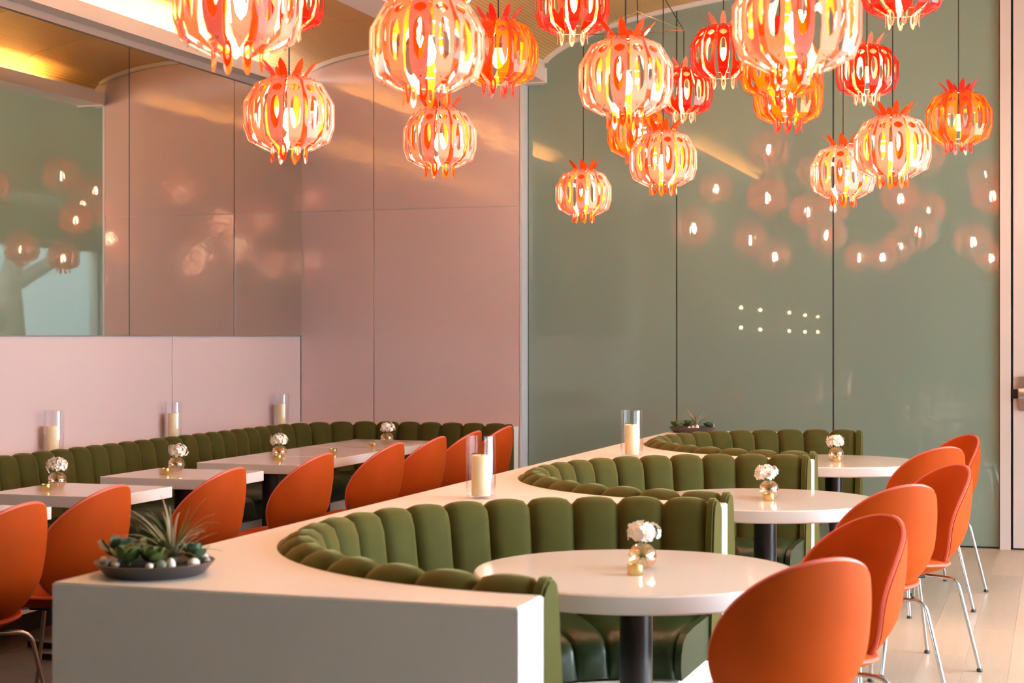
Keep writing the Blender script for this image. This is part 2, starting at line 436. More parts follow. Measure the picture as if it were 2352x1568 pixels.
shelf('trim_7', BX - 0.12, BX + 0.12, [BX - 0.12, BX + 0.102], [(BX - 0.088, 1.1, 10.75), (BX + 0.088, 1.1, 6.5)])
struct(obj('trim_10', boxm(BX - 0.0055, BX + 0.0055, BY, GY, 3.356, 3.47), M['pale']))
struct(obj('trim_11', boxm(-3.79, BX + 0.055, PY + 0.0, GY + 0.01, 3.331, 3.55), M['pale']))
struct(obj('trim_8', boxm(WX, WX + 0.035, BY, PY - 0.032, 3.28, 3.324), M['grey_trim']))
struct(obj('trim_9', boxm(V2[0] + V2[1] - 0.05, V2[0] + V2[1] + 0.06, BY, GY - 0.04, 3.30, 3.40), M['pale']))
# slot diffuser in the vault
vd = thing('air_diffuser', 'long slim air diffuser set in the crown of the perforated vault', 'vent', (V1[0] + 0.12, 8.9, 3.655))
obj('frame', boxm(-0.06, 0.06, -0.75, 0.75, -0.015, 0.0, 0.003), M['pale'], vd)
obj('slot', boxm(-0.025, 0.025, -0.72, 0.72, -0.018, -0.0152), M['black'], vd)

# right wall with tall windows (daylight), wall behind
wr = struct(obj('wall_right', box(box(boxm(RX, RX + 0.25, BY, GY + 0.3, 0, 0.25), RX, RX + 0.25, BY, GY + 0.3, 2.87, 4.15), RX, RX + 0.25, -8.8, 0.4, 0.25, 2.87), M['shell']))
wins = [(0.4, 3.1), (3.8, 5.8), (5.8, 7.8), (7.8, 9.8)]
for k, (a, b) in enumerate(wins):
    wn = struct(obj('window_%d' % (k + 1), bmesh.new(), M['pane']))
    bm = bmesh.new()
    for q in ((a, a + 0.05, 0.25, 2.87), (b - 0.05, b, 0.25, 2.87), (a, b, 0.25, 0.31), (a, b, 2.81, 2.87)):
        box(bm, RX + 0.06, RX + 0.14, q[0], q[1], q[2], q[3])
    obj('window_frame', bm, M['grey_trim'], wn)
    obj('pane', boxm(RX + 0.095, RX + 0.103, a + 0.05, b - 0.05, 0.31, 2.81), M['pane'], wn)
obj('pier', boxm(RX, RX + 0.25, 3.1, 3.8, 0.25, 2.87), M['shell'], wr)
bm = boxm(RX, RX + 0.25, 9.8, GY + 0.3, 0.25, 2.87)
obj('pier', bm, M['shell'], wr)
struct(obj('wall_back', boxm(WX, RX, BY - 0.2, BY, 0, 4.1), M['darkwall']))
struct(obj('wall_return', boxm(WX, -4.40, BY, 0.9, 0, 3.34), M['darkwall']))
struct(obj('ground', boxm(RX + 0.25, 40, -30, 40, -0.3, -0.12), M['pave']))
fc = thing('neighbouring_building', 'pale building across the street, faintly reflected in the glass', 'building', (16, 0, -0.12))
obj('facade', boxm(0, 4, -40, 1.2, 0, 9), M['facade'], fc)
obj('parapet', boxm(-0.1, 4.1, -40.1, 1.3, 9, 9.3), M['facade'], fc)
tr = thing('street_tree', 'bent grey street tree outside the window, seen only as a reflection', 'tree', (5.6, -0.4, -0.12))
bm = bmesh.new(); tube(bm, [(0, 0, 0), (0.05, 0.1, 0.8), (-0.05, 0.35, 1.6), (0.1, 0.2, 2.4), (0.2, -0.2, 3.2), (0.3, -0.3, 4.4)], [0.32, 0.26, 0.24, 0.2, 0.15, 0.06], 10)
obj('trunk', bm, M['bark'], tr, True)
for pts in ([(-0.02, 0.3, 1.6), (0.1, 0.9, 2.1), (0.1, 1.7, 2.6), (0.2, 2.6, 3.4)], [(0.1, 0.2, 2.4), (-0.1, -0.8, 2.9), (0, -1.8, 3.6)]):
    bm = bmesh.new(); tube(bm, pts, [0.15, 0.12, 0.09, 0.05][:len(pts)], 8); obj('branch', bm, M['bark'], tr, True)
bm = bmesh.new()
for k in range(900):
    p = Vector((random.gauss(0.2, 0.9), random.gauss(0, 1.3), random.gauss(4.9, 0.6))); q = Vector((random.uniform(-1, 1), random.uniform(-1, 1), random.uniform(-1, 1))).normalized() * 0.12
    r = q.orthogonal().normalized() * 0.05
    bm.faces.new([bm.verts.new(p + d) for d in (-q, r, q, -r)])
fo = obj('foliage', bm, M['leaf'], tr); fo['kind'] = 'stuff'

# ------------------------------------------------------------------ mirror
mi = thing('wall_mirror', 'long tinted mirror band on the left wall above the banquette', 'mirror', (WX, 0, 1.452))
for y0, y1 in ((9.0, PY - 0.02), (6.5, 9.0), (4.0, 6.5), (1.5, 4.0)):
    obj('mirror_panel', boxm(0.004, 0.018, y0 + 0.004, y1 - 0.004, 0.006, 1.826), M['mirror'], mi)
obj('backing', boxm(0.0, 0.004, 1.5, PY - 0.02, 0.002, 1.826), M['joint'], mi)
obj('bottom_edge', boxm(0.0, 0.02, 1.5, PY - 0.02, 0.0, 0.005), M['grey_trim'], mi)

# ------------------------------------------------------------------ booths
BC = (-1.20, 1.10)         # centre x, niche radius
YC = [4.83, 7.13, 9.43]
ZP = 0.83
XR = BC[0] + 0.031
pts = [(-2.41, 3.54), (-2.41, 10.60), (BC[0] - 0.02, 10.60), (BC[0] - 0.02, YC[2] + BC[1] + 0.001)]
for yc in reversed(YC):
    n = 48
    pts += ([(XR, yc + BC[1])] if yc != YC[2] else []) + [(BC[0] - BC[1] * math.sin(PI * i / n), yc + BC[1] * math.cos(PI * i / n)) for i in range(0 if yc != YC[2] else 1, n + 1)] + [(XR, yc - BC[1])]
pts.append((XR, 3.54))
bm = prism(bmesh.new(), pts, 0, ZP)
es = [e for e in bm.edges if all(v.co.z > ZP - 1e-4 for v in e.verts)]
bmesh.ops.bevel(bm, geom=es, offset=0.004, segments=2, affect='EDGES')
pt = obj('booth_partition', bm, M['white'])
tag(pt, 'long white low partition with three horseshoe niches for the green booths', 'partition')

BACK = [(0.003, 0.30), (0.003, 0.60), (0.003, 0.815), (0.010, 0.832), (0.030, 0.850), (0.062, 0.864), (0.095, 0.864), (0.124, 0.846), (0.142, 0.80), (0.155, 0.70), (0.175, 0.57), (0.195, 0.44), (0.21, 0.30)]
def channel(frame, s0, s1, prof, bulge, ns=8, skip=0, dz=0.0):
    """frame(s, q, z) -> xyz ; q = distance out from the back plane"""
    bm = bmesh.new(); rings = []
    n = len(prof)
    for k in range(ns + 1):
        u = k / ns; p = math.sqrt(max(0, 1 - (2 * u - 1) ** 2)) ** 0.8
        ring = []
        for i, (q, z) in enumerate(prof):
            a = prof[max(i - 1, 0)]; b = prof[min(i + 1, n - 1)]
            tx, tz = b[0] - a[0], b[1] - a[1]; L = math.hypot(tx, tz); nx, nz = -tz / L, tx / L
            amt = 0 if (i <= skip or i == n - 1) else bulge
            ring.append(bm.verts.new(frame(s0 + (s1 - s0) * u, q + nx * amt * (p - 1) * 1.0, z + dz + nz * amt * (p - 1))))
        rings.append(ring)
    for A, B in zip(rings, rings[1:]):
        for i in range(n):
            j = (i + 1) % n; bm.faces.new((A[i], A[j], B[j], B[i]))
    bm.faces.new(rings[0]); bm.faces.new(rings[-1])
    return bm
SEAT = [(0.14, 0.31), (0.14, 0.455), (0.25, 0.468), (0.45, 0.468), (0.56, 0.462), (0.615, 0.445), (0.645, 0.41), (0.655, 0.36), (0.645, 0.315)]
def booth(yc, label):
    t = thing('curved_banquette', label, 'banquette', (BC[0], yc, 0), 0, 'green velvet booth banquettes')
    def fr(s, q, z):
        r = BC[1] - q; return (-r * math.sin(s), -r * math.cos(s), z)
    n = 19
    for k in range(n):
        obj('back_channel', channel(fr, PI * k / n, PI * (k + 1) / n, BACK, 0.030, 8, 2), M['green'], t, True, 60)
    m = 13
    for k in range(m):
        obj('seat_channel', channel(fr, PI * k / m, PI * (k + 1) / m, SEAT, 0.022, 8, 0), M['leather'], t, True, 60)
    for sy in (-1, 1):
        bm = bmesh.new()
        P = [(q, z - 0.002) for q, z in BACK]
        A = [bm.verts.new((0.0, sy * (BC[1] - q), z)) for q, z in P]; B = [bm.verts.new((0.030, sy * (BC[1] - q), z)) for q, z in P]
        bm.faces.new(A); bm.faces.new(B)
        for i in range(len(P)):
            j = (i + 1) % len(P); bm.faces.new((A[i], A[j], B[j], B[i]))
        bmesh.ops.recalc_face_normals(bm, faces=bm.faces[:])
        bmesh.ops.bevel(bm, geom=[e for e in bm.edges if all(v.co.x > 0.02 for v in e.verts)], offset=0.008, segments=2, affect='EDGES')
        obj('back_end', bm, M['green'], t, True)
        P = [(0.18, 0.31), (0.18, 0.46), (0.45, 0.462), (0.56, 0.455), (0.615, 0.438), (0.645, 0.40), (0.65, 0.36), (0.64, 0.315)]
        bm = bmesh.new()
        A = [bm.verts.new((0.0, sy * (BC[1] - q), z)) for q, z in P]; B = [bm.verts.new((0.022, sy * (BC[1] - q), z - 0.004)) for q, z in P]
        bm.faces.new(A); bm.faces.new(B)
        for i in range(len(P)):
            j = (i + 1) % len(P); bm.faces.new((A[i], A[j], B[j], B[i]))
        obj('seat_end', bm, M['leather'], t, True)
    bm = bmesh.new(); k = 40
    outer = [(-(BC[1] - 0.003) * math.sin(PI * i / k), -(BC[1] - 0.003) * math.cos(PI * i / k)) for i in range(k + 1)]
    inner = [(-0.50 * math.sin(PI * i / k), -0.50 * math.cos(PI * i / k)) for i in range(k, -1, -1)]
    prism(bm, outer + inner, 0, 0.298)
    obj('plinth', bm, M['white'], t)
booth(YC[0], 'olive green channelled booth banquette, the nearest and largest of three')
booth(YC[1], 'olive green channelled booth banquette, the middle one of three')
booth(YC[2], 'olive green channelled booth banquette, the farthest, beside the glass wall')

# ------------------------------------------------------------------ long banquette on the left
WQ = -5.40; WYQ = 11.33; RC = 0.75
lb = thing('corner_banquette', 'long dark green channelled banquette running along the mirror wall into the corner', 'banquette', (0, 0, 0))
def fr_a(s, q, z): return (WQ + q, s, z)
def fr_b(s, q, z):
    cx, cy = WQ + RC, WYQ - RC; r = RC - q; return (cx - r * math.cos(s), cy + r * math.sin(s), z)
def fr_c(s, q, z): return (s, WYQ - q, z)
ya = WYQ - RC; y = ya; dzl = -0.045
while y > 4.2:
    obj('back_channel', channel(fr_a, y - 0.174, y, BACK, 0.030, 8, 2, dzl), M['green'], lb, True, 60); y -= 0.174
for k in range(6):
    obj('back_channel', channel(fr_b, PI / 2 * k / 6, PI / 2 * (k + 1) / 6, BACK, 0.030, 8, 2, dzl), M['green'], lb, True, 60)
x = WQ + RC
for k in range(5):
    obj('back_channel', channel(fr_c, x + 0.169 * k, x + 0.169 * (k + 1), BACK, 0.030, 8, 2, dzl), M['green'], lb, True, 60)
XE = x + 0.169 * 5
y = ya
while y > 4.2:
    obj('seat_channel', channel(fr_a, y - 0.348, y, SEAT, 0.022, 8, 0), M['leather'], lb, True, 60); y -= 0.348
for k in range(4):
    obj('seat_channel', channel(fr_b, PI / 2 * k / 4, PI / 2 * (k + 1) / 4, SEAT, 0.018, 8, 0), M['leather'], lb, True, 60)
for k in range(3):
    obj('seat_channel', channel(fr_c, x + 0.282 * k, x + 0.282 * (k + 1), SEAT, 0.022, 8, 0), M['leather'], lb, True, 60)
bm = bmesh.new()
P = [(q, z + dzl - 0.006) for q, z in BACK]
A = [bm.verts.new((XE, WYQ - q, z)) for q, z in P]; B = [bm.verts.new((XE + 0.03, WYQ - q, z)) for q, z in P]
bm.faces.new(A); bm.faces.new(B)
for i in range(len(P)):
    j = (i + 1) % len(P); bm.faces.new((A[i], A[j], B[j], B[i]))
obj('back_end', bm, M['green'], lb, True)
bm = prism(bmesh.new(), [(WQ + 0.003, 4.1), (-4.80, 4.1), (-4.80, 10.7), (XE, 10.73), (XE, WYQ - 0.003), (WQ + 0.003, WYQ - 0.003)], 0, 0.099)
obj('toe_kick', bm, M['black'], lb)
bm = prism(bmesh.new(), [(WQ + 0.003, 4.1), (-4.77, 4.1), (-4.77, 10.68), (XE, 10.70), (XE, WYQ - 0.003), (WQ + 0.003, WYQ - 0.003)], 0.10, 0.30)
obj('plinth', bm, M['white'], lb)
bm = prism(bmesh.new(), [(WX + 0.0, 4.1), (WQ, 4.1), (WQ, WYQ), (-3.80, WYQ), (-3.80, PY), (WX, PY)], 0, 0.785)
tag(obj('wall_ledge', bm, M['white']), 'narrow pale ledge between the long dark banquette and the pink walls', 'ledge')

# ------------------------------------------------------------------ tables
def lerp(a, b, t): return a + (b - a) * t
def round_table(y, label):
    t = thing('round_table', label, 'table', (-1.215, y, 0), 0, 'round white booth tables')
    bm = lathe(bmesh.new(), [(0, 0.685), (0.488, 0.685), (0.494, 0.690), (0.494, 0.735), (0.489, 0.740), (0, 0.740)], 96)
    obj('tabletop', bm, M['table'], t, True, 30)
    obj('column', lathe(bmesh.new(), [(0.0, 0.02), (0.05, 0.02), (0.05, 0.685), (0, 0.685)], 32), M['black'], t, True)
    obj('base', lathe(bmesh.new(), [(0, 0), (0.24, 0), (0.24, 0.008), (0.22, 0.016), (0.06, 0.026), (0, 0.026)], 40), M['black'], t, True)
round_table(4.82, 'round glossy white pedestal table in the nearest green booth')
round_table(7.13, 'round glossy white pedestal table in the middle green booth')
round_table(9.44, 'round glossy white pedestal table in the farthest booth by the glass wall')
def square_table(y0, y1, label):
    yc = (y0 + y1) / 2; h = (y1 - y0) / 2 - 0.002
    t = thing('dining_table', label, 'table', (-4.30, yc, 0), 0, 'white tables along the banquette')
    obj('tabletop', boxm(-0.315, 0.315, -h, h, 0.687, 0.740, 0.003), M['table'], t)
    obj('column', lathe(bmesh.new(), [(0, 0.02), (0.048, 0.02), (0.048, 0.687), (0, 0.687)], 24), M['black'], t, True)
    bm = bmesh.new()
    for ax in (0, 1):
        s = 0.27 if ax == 0 else min(0.27, h)
        a = (-s, s, -0.035, 0.035) if ax == 0 else (-0.035, 0.035, -s, s)
        box(bm, *a, 0.0, 0.028, 0.004)
    lathe(bm, [(0, 0.05), (0.06, 0.05), (0.09, 0.028), (0, 0.028)], 20)
    obj('base', bm, M['black'], t)
square_table(5.27, 5.85, 'white square table mostly cut off by the left edge, behind the leftmost chairs')
square_table(6.26, 6.83, 'white square table with vase and votive, second along the mirror wall banquette')
square_table(7.19, 7.77, 'white square table with vase and votive, third along the mirror wall banquette')
square_table(8.17, 8.76, 'white square table at the near end of the joined row by the banquette')
square_table(8.76, 9.57, 'white table in the middle of the joined row by the banquette')
square_table(9.57, 10.38, 'white table at the far end of the joined row, in the banquette corner')

# ------------------------------------------------------------------ chairs
def sup(phi, n):
    c, s = math.cos(phi), math.sin(phi)
    return (math.copysign(abs(c) ** (2 / n), c), math.copysign(abs(s) ** (2 / n), s))
def back_pt(rho, phi, side):
    cx, cz = sup(phi, 2.05)
    zn = cz * rho
    wsc = 1 - 0.13 * zn - 0.22 * max(0, -zn) ** 2
    th = 1.10 * cx * rho * wsc; z = 0.652 + 0.222 * zn
    x = 0.268 * math.sin(th)
    y = -0.205 + 0.275 * (1 - math.cos(th)) - 0.20 * (z - 0.45) + 2.6 * max(0, 0.62 - z) ** 2
    e = 0
    if side < 0: e = 0.010 + 0.026 * max(0, 1 - rho ** 2.4)
    elif side > 0: e = -0.010 - 0.022 * (1 - rho ** 4)
    return Vector((x + e * math.sin(th), y - e * math.cos(th), z))
def seat_pt(rho, phi, side):
    cx, cy = sup(phi, 2.5)
    rho = min(rho, 1)
    x = 0.266 * cx * rho * (1 - 0.16 * ((1 - cy * rho) / 2) ** 1.5); y = 0.062 + 0.236 * cy * rho
    z = 0.452 + 0.35 * x * x + 0.10 * max(0, -y - 0.1) - 0.25 * max(0, y - 0.12) ** 2 * 4
    if side < 0: z -= 0.008 + 0.046 * (1 - rho ** 2.2)
    elif side > 0: z += 0.008 + 0.022 * (1 - rho ** 4)
    return Vector((x, y, z))
def pad(fn, nr=9, ns=48):
    bm = bmesh.new(); G = {}
    for side in (-1, 1):
        G[side] = [[bm.verts.new(fn(0, 0, side))]] + [[bm.verts.new(fn(math.sin(PI / 2 * i / nr), 2 * PI * k / ns, side)) for k in range(ns)] for i in range(1, nr + 1)]
        g = G[side]
        for k in range(ns): bm.faces.new((g[0][0], g[1][k], g[1][(k + 1) % ns]))
        for i in range(1, nr):
            for k in range(ns): bm.faces.new((g[i][k], g[i + 1][k], g[i + 1][(k + 1) % ns], g[i][(k + 1) % ns]))
    a, b = G[-1][nr], G[1][nr]
    for k in range(ns): bm.faces.new((a[k], a[(k + 1) % ns], b[(k + 1) % ns], b[k]))
    return bm
def rim(fn, r, ns=64, off=0):
    return tube(bmesh.new(), [fn(1.004, 2 * PI * k / ns, 0) + Vector((0, off, 0)) for k in range(ns)], r, 6, closed=True)
def bend(p0, p1, p2, rad=0.05, n=6):
    p0, p1, p2 = Vector(p0), Vector(p1), Vector(p2)
    a = p1 + (p0 - p1).normalized() * rad; b = p1 + (p2 - p1).normalized() * rad
    return [p0] + [a * (1 - t) ** 2 + p1 * 2 * t * (1 - t) + b * t * t for t in [i / n for i in range(n + 1)]] + [p2]
chair = thing('dining_chair', 'x', 'chair')
obj('backrest', pad(back_pt), M['orange'], chair, True, 75)
obj('back_piping', rim(back_pt, 0.0075, 72), M['piping'], chair, True)
obj('seat', pad(seat_pt), M['orange'], chair, True, 75)
obj('seat_piping', rim(seat_pt, 0.0065), M['piping'], chair, True)
for sx in (-1, 1):
    for sy in (-1, 1):
        fy = -0.245 if sy < 0 else 0.23
        p = bend((sx * 0.045, sy * 0.05, 0.405), (sx * 0.165, sy * 0.165 if sy < 0 else 0.15, 0.398), (sx * 0.215, fy, 0.012), 0.045)
        lg = obj('leg', tube(bmesh.new(), p, 0.0085, 10), M['chrome'], chair, True)
        obj('foot_glide', lathe(bmesh.new(), [(0, 0), (0.012, 0), (0.014, 0.006), (0.010, 0.016), (0, 0.016)], 12, sx * 0.215, fy), M['rubber'], lg, True)
obj('mount', boxm(-0.07, 0.07, -0.07, 0.07, 0.392, 0.42, 0.005), M['black'], chair)
used = []
def put_chair(x, y, face, label, group):
    """face: heading of the sitter in degrees, 0 = +x, 90 = +y ; x,y = middle of the backrest"""
    o = chair if not used else copy_tree(chair)
    used.append(o)
    a = math.radians(face)
    o.location = (x + 0.26 * math.cos(a), y + 0.26 * math.sin(a), 0); o.rotation_euler = (0, 0, a - PI / 2)
    tag(o, label, 'chair', group)
g = 'orange velvet chairs at the round tables'
put_chair(-0.57, 4.26, 135, 'orange velvet chair with its back to us at the nearest round table, lowest right', g)
put_chair(-0.535, 5.32, 222, 'orange velvet chair at the far side of the nearest round table, front pad showing', g)
put_chair(-0.55, 6.48, 135, 'orange velvet chair with its back to us at the middle round table', g)
put_chair(-0.43, 7.52, 215, 'orange velvet chair at the far side of the middle round table, front pad showing', g)
put_chair(-0.56, 8.75, 135, 'orange velvet chair with its back to us at the farthest round table', g)
put_chair(-0.495, 9.82, 215, 'orange velvet chair at the far side of the farthest round table, nearest the door', g)
g = 'orange velvet chairs facing the long banquette'
for k, (x, y, a, lab) in enumerate([
        (-3.385, 4.80, 178, 'orange velvet chair cut off by the left edge of the picture'),
        (-3.45, 5.46, 180, 'orange velvet chair directly behind the near succulent tray, second from the left edge'),
        (-3.42, 6.36, 180, 'orange velvet chair behind the spiky air plant, third from the left edge'),
        (-3.42, 7.28, 180, 'orange velvet chair at the near end of the joined tables, fourth from the left edge'),
        (-3.39, 8.13, 180, 'orange velvet chair along the joined tables, fifth from the left edge'),
        (-3.37, 8.72, 180, 'orange velvet chair along the joined tables, sixth from the left edge'),
        (-3.36, 9.30, 180, 'orange velvet chair half hidden behind the nearest hurricane glass, seventh from the left'),
        (-3.35, 9.87, 180, 'orange velvet chair farthest along the left row, seen past the nearest hurricane glass')]):
    put_chair(x, y, a, lab, g)

# ------------------------------------------------------------------ hurricane glasses with candles
def hurricane(x, y, z, where, tilt=False):
    o = obj('hurricane_glass', lathe(bmesh.new(), [(0, 0.0), (0.054, 0.0), (0.058, 0.004), (0.058, 0.238), (0.0575, 0.24), (0.0550, 0.238), (0.0550, 0.010), (0, 0.008)], 40), M['hurricane'], None, True, 30)
    o.location = (x, y, z); tag(o, 'clear glass hurricane cylinder ' + where, 'candle holder', 'hurricane glasses')
    c = thing('pillar_candle', 'cream pillar candle inside the glass ' + where, 'candle', (x + (-0.012 if tilt else 0), y, z + 0.0105), 0, 'pillar candles')
    h = 0.155 if not tilt else 0.14
    b = obj('wax_body', lathe(bmesh.new(), [(0, 0), (0.035, 0), (0.0365, 0.003), (0.0365, h - 0.004), (0.034, h), (0.026, h - 0.003), (0.010, h - 0.012), (0, h - 0.012)], 32), M['wax'], c, True)
    obj('wick', tube(bmesh.new(), [(0, 0, h - 0.012), (0.001, 0, h - 0.004), (0.003, 0, h + 0.002)], 0.0012, 6), M['cord'], c)
hurricane(-2.10, 5.90, ZP, 'on the partition between near and middle booths')
hurricane(-2.09, 8.20, ZP, 'on the partition between middle and far booths')
hurricane(-5.49, 8.08, 0.785, 'on the wall ledge, leftmost of three', True)
hurricane(-5.49, 9.42, 0.785, 'on the wall ledge, middle of three')
hurricane(-5.49, 10.98, 0.785, 'on the wall ledge, nearest the corner')

# ------------------------------------------------------------------ votives, vases with hydrangeas
votive = thing('votive_cup', 'x', 'candle holder')
obj('cup', lathe(bmesh.new(), [(0, 0), (0.0225, 0), (0.024, 0.002), (0.024, 0.031), (0.0225, 0.031), (0.0215, 0.012), (0, 0.012)], 28), M['brass'], votive, True, 50)
obj('wax', lathe(bmesh.new(), [(0, 0.0122), (0.0205, 0.0122), (0.0205, 0.022), (0, 0.022)], 20), M['wax'], votive, True)
floret = bmesh.new()
for k in range(4):
    a = PI / 2 * k + 0.3
    d = Vector((math.cos(a), math.sin(a), 0)); e = Vector((-d.y, d.x, 0))
    P = [Vector((0, 0, 0)), d * 0.006 - e * 0.006 + Vector((0, 0, 0.003)), d * 0.013 - e * 0.005 + Vector((0, 0, 0.003)), d * 0.016 + Vector((0, 0, 0.001)), d * 0.013 + e * 0.005 + Vector((0, 0, 0.004)), d * 0.006 + e * 0.006 + Vector((0, 0, 0.004)), d * 0.008 + Vector((0, 0, 0.0015))]
    V = [floret.verts.new(p) for p in P]
    for i in range(6): floret.faces.new((V[i], V[(i + 1) % 6], V[6]))
floret = finish('floret', floret, M['petal'], True, 60)
def flower_vase(x, y, seed, lean, label, n=34):
    rnd = random.Random(seed)
    t = thing('flower_vase', label, 'vase', (x, y, 0.7402), 0, 'small vases of white hydrangea')
    prof = [(0, 0.002), (0.016, 0.0), (0.030, 0.006), (0.041, 0.022), (0.044, 0.040), (0.039, 0.058), (0.027, 0.071), (0.022, 0.074), (0.0205, 0.073), (0.025, 0.069), (0.037, 0.056), (0.042, 0.040), (0.039, 0.023), (0.029, 0.008), (0, 0.004)]
    obj('bowl', lathe(bmesh.new(), prof, 36), M['vase'], t, True, 80)
    bm = bmesh.new()
    for k in range(4):
        a = rnd.uniform(0, 6.28); q = rnd.uniform(0.003, 0.010)
        tube(bm, [(0.02 * math.cos(a + 2), 0.02 * math.sin(a + 2), 0.012), (q * math.cos(a), q * math.sin(a), 0.06), (lean[0] * 0.6 + 0.012 * math.cos(a), lean[1] * 0.6 + 0.012 * math.sin(a), 0.10)], 0.0018, 6)
    obj('stem', bm, M['stem'], t, True)
    c = Vector((lean[0], lean[1], 0.108)); R = Vector((0.043, 0.043, 0.030))
    core = bmesh.new(); bmesh.ops.create_icosphere(core, subdivisions=2, radius=1)
    for v in core.verts: v.co = Vector((v.co.x * R.x * 0.58, v.co.y * R.y * 0.58, v.co.z * R.z * 0.58)) + c
    obj('flower_core', core, M['petal'], t, True)
    ga = PI * (3 - math.sqrt(5))
    for k in range(n):
        zz = 1 - 1.55 * (k + 0.5) / n; r = math.sqrt(max(0, 1 - zz * zz)); a = ga * k
        d = Vector((r * math.cos(a), r * math.sin(a), zz)); s = rnd.uniform(0.72, 1.22)
        o = link('floret', floret, t)
        o.location = c + Vector((d.x * R.x * s, d.y * R.y * s, d.z * R.z * s))
        o.rotation_mode = 'QUATERNION'
        o.rotation_quaternion = d.to_track_quat('Z', 'Y') @ Matrix.Rotation(rnd.uniform(0, 6.28), 3, 'Z').to_quaternion() @ Matrix.Rotation(rnd.uniform(-0.4, 0.4), 3, 'X').to_quaternion()
        s2 = rnd.uniform(1.0, 1.35); o.scale = (s2, s2, s2)
flower_vase(-1.205, 4.86, 1, (0.0, 0.0), 'small round vase of white hydrangea on the nearest round table')
flower_vase(-1.205, 7.17, 2, (-0.008, 0.0), 'small round vase of white hydrangea on the middle round table')
flower_vase(-1.205, 9.47, 3, (-0.006, 0.0), 'small round vase of white hydrangea on the farthest round table')
flower_vase(-4.44, 6.56, 4, (0.004, 0.0), 'round vase of white flowers on the second square table, leftmost of the vases')
flower_vase(-4.40, 7.58, 5, (0.004, 0.0), 'round vase of white flowers on the third square table')
flower_vase(-4.30, 8.58, 6, (-0.004, 0.0), 'round vase of white flowers at the near end of the joined tables')
flower_vase(-4.20, 9.95, 7, (0.002, 0.0), 'round vase of white flowers at the far end of the joined tables')
vused = []
for x, y, lab in [(-1.195, 4.73, 'brass votive cup in front of the vase on the nearest round table'),
                  (-1.185, 7.05, 'brass votive cup in front of the vase on the middle round table'),
                  (-1.185, 9.36, 'brass votive cup in front of the vase on the farthest round table'),
                  (-4.42, 6.44, 'brass votive cup on the second square table, leftmost of the votives'),
                  (-4.37, 7.42, 'brass votive cup on the third square table'),
                  (-4.24, 8.44, 'brass votive cup beside the vase at the near end of the joined tables'),
                  (-4.16, 9.02, 'brass votive cup at the middle of the joined tables, nearer of two'),
                  (-4.16, 9.62, 'brass votive cup on the far joined table, in front of its vase')]:
    o = votive if not vused else copy_tree(votive)
    vused.append(o); o.location = (x, y, 0.7402); tag(o, lab, 'candle holder', 'brass votive cups')

# ------------------------------------------------------------------ succulent trays
leaf_bm = bmesh.new()
for k in range(5):
    u = k / 4; wd = 0.011 * math.sin(PI * (0.18 + 0.82 * (1 - u))) + 0.0008; y = 0.036 * u; z = 0.014 * u * u
    for sx, dz in ((-1, 0.003), (0, 0), (1, 0.003), (0, 0.005)): leaf_bm.verts.new((sx * wd, y, z + dz * (1 - u * 0.6)))
leaf_bm.verts.ensure_lookup_table()
for k in range(4):
    for i in range(4):
        j = (i + 1) % 4; leaf_bm.faces.new([leaf_bm.verts[q] for q in (4 * k + i, 4 * k + j, 4 * k + 4 + j, 4 * k + 4 + i)])
leafA = finish('leaf', leaf_bm.copy(), M['succ'], True, 60); leafB = finish('leaf', leaf_bm, M['succ_b'], True, 60)
def succulent(x, y, z, s, me, seed, label, cat_group):
    rnd = random.Random(seed)
    t = thing('succulent', label, 'succulent', (x, y, z), rnd.uniform(0, 6), cat_group)
    obj('stem', lathe(bmesh.new(), [(0, -0.012), (0.006, -0.012), (0.006, 0.004), (0, 0.006)], 8), M['succ'], t, True)
    n = 15
    for k in range(n):
        o = link('leaf', me, t); u = k / n
        o.rotation_euler = (lerp(0.15, 1.2, u) + rnd.uniform(-0.1, 0.1), 0, 2.4 * k); q = s * lerp(1.15, 0.65, u); o.scale = (q, q, q); o.location = (0, 0, 0.004 * u)
def air_plant(x, y, z, s, n, seed, mats, label, rmin, rmax):
    rnd = random.Random(seed)
    t = thing('air_plant', label, 'plant', (x, y, z), 0, 'spiky air plants')
    obj('bulb_base', lathe(bmesh.new(), [(0, -0.006), (0.010 * s, -0.004), (0.014 * s, 0.008 * s), (0.009 * s, 0.022 * s), (0, 0.03 * s)], 10), mats[0], t, True)
    for k in range(n):
        a = 2.4 * k + rnd.uniform(-0.3, 0.3); el = rnd.uniform(0.35, 1.35); L = s * rnd.uniform(rmin, rmax); dr = rnd.uniform(0.15, 0.9)
        bm = bmesh.new(); m = 9; prev = None; sw = rnd.uniform(-0.25, 0.25)
        for i in range(m + 1):
            u = i / m; e2 = el - dr * u * u * 1.4; aa = a + sw * u
            p = Vector((0, 0, 0.008 * s)) if i == 0 else prev + Vector((math.cos(aa) * math.cos(e2), math.sin(aa) * math.cos(e2), math.sin(e2))) * (L / m)
            wv = Vector((-math.sin(aa), math.cos(aa), 0)) * (0.0052 * s * (1 - u) ** 0.8 + 0.0004); prev = p
            row = [bm.verts.new(p - wv), bm.verts.new(p + Vector((0, 0, -0.0022 * s * (1 - u)))), bm.verts.new(p + wv), bm.verts.new(p + Vector((0, 0, 0.0010)))]
            if i:
                for q in range(4): bm.faces.new((old[q], old[(q + 1) % 4], row[(q + 1) % 4], row[q]))
            old = row
        obj('leaf', bm, mats[k % len(mats)], t, True, 80)
peb_bm = bmesh.new(); bmesh.ops.create_icosphere(peb_bm, subdivisions=3, radius=1)
for v in peb_bm.verts: v.co *= 1 + 0.07 * math.sin(v.co.x * 2.3 + 1) * math.cos(v.co.y * 1.9)
pebs = []
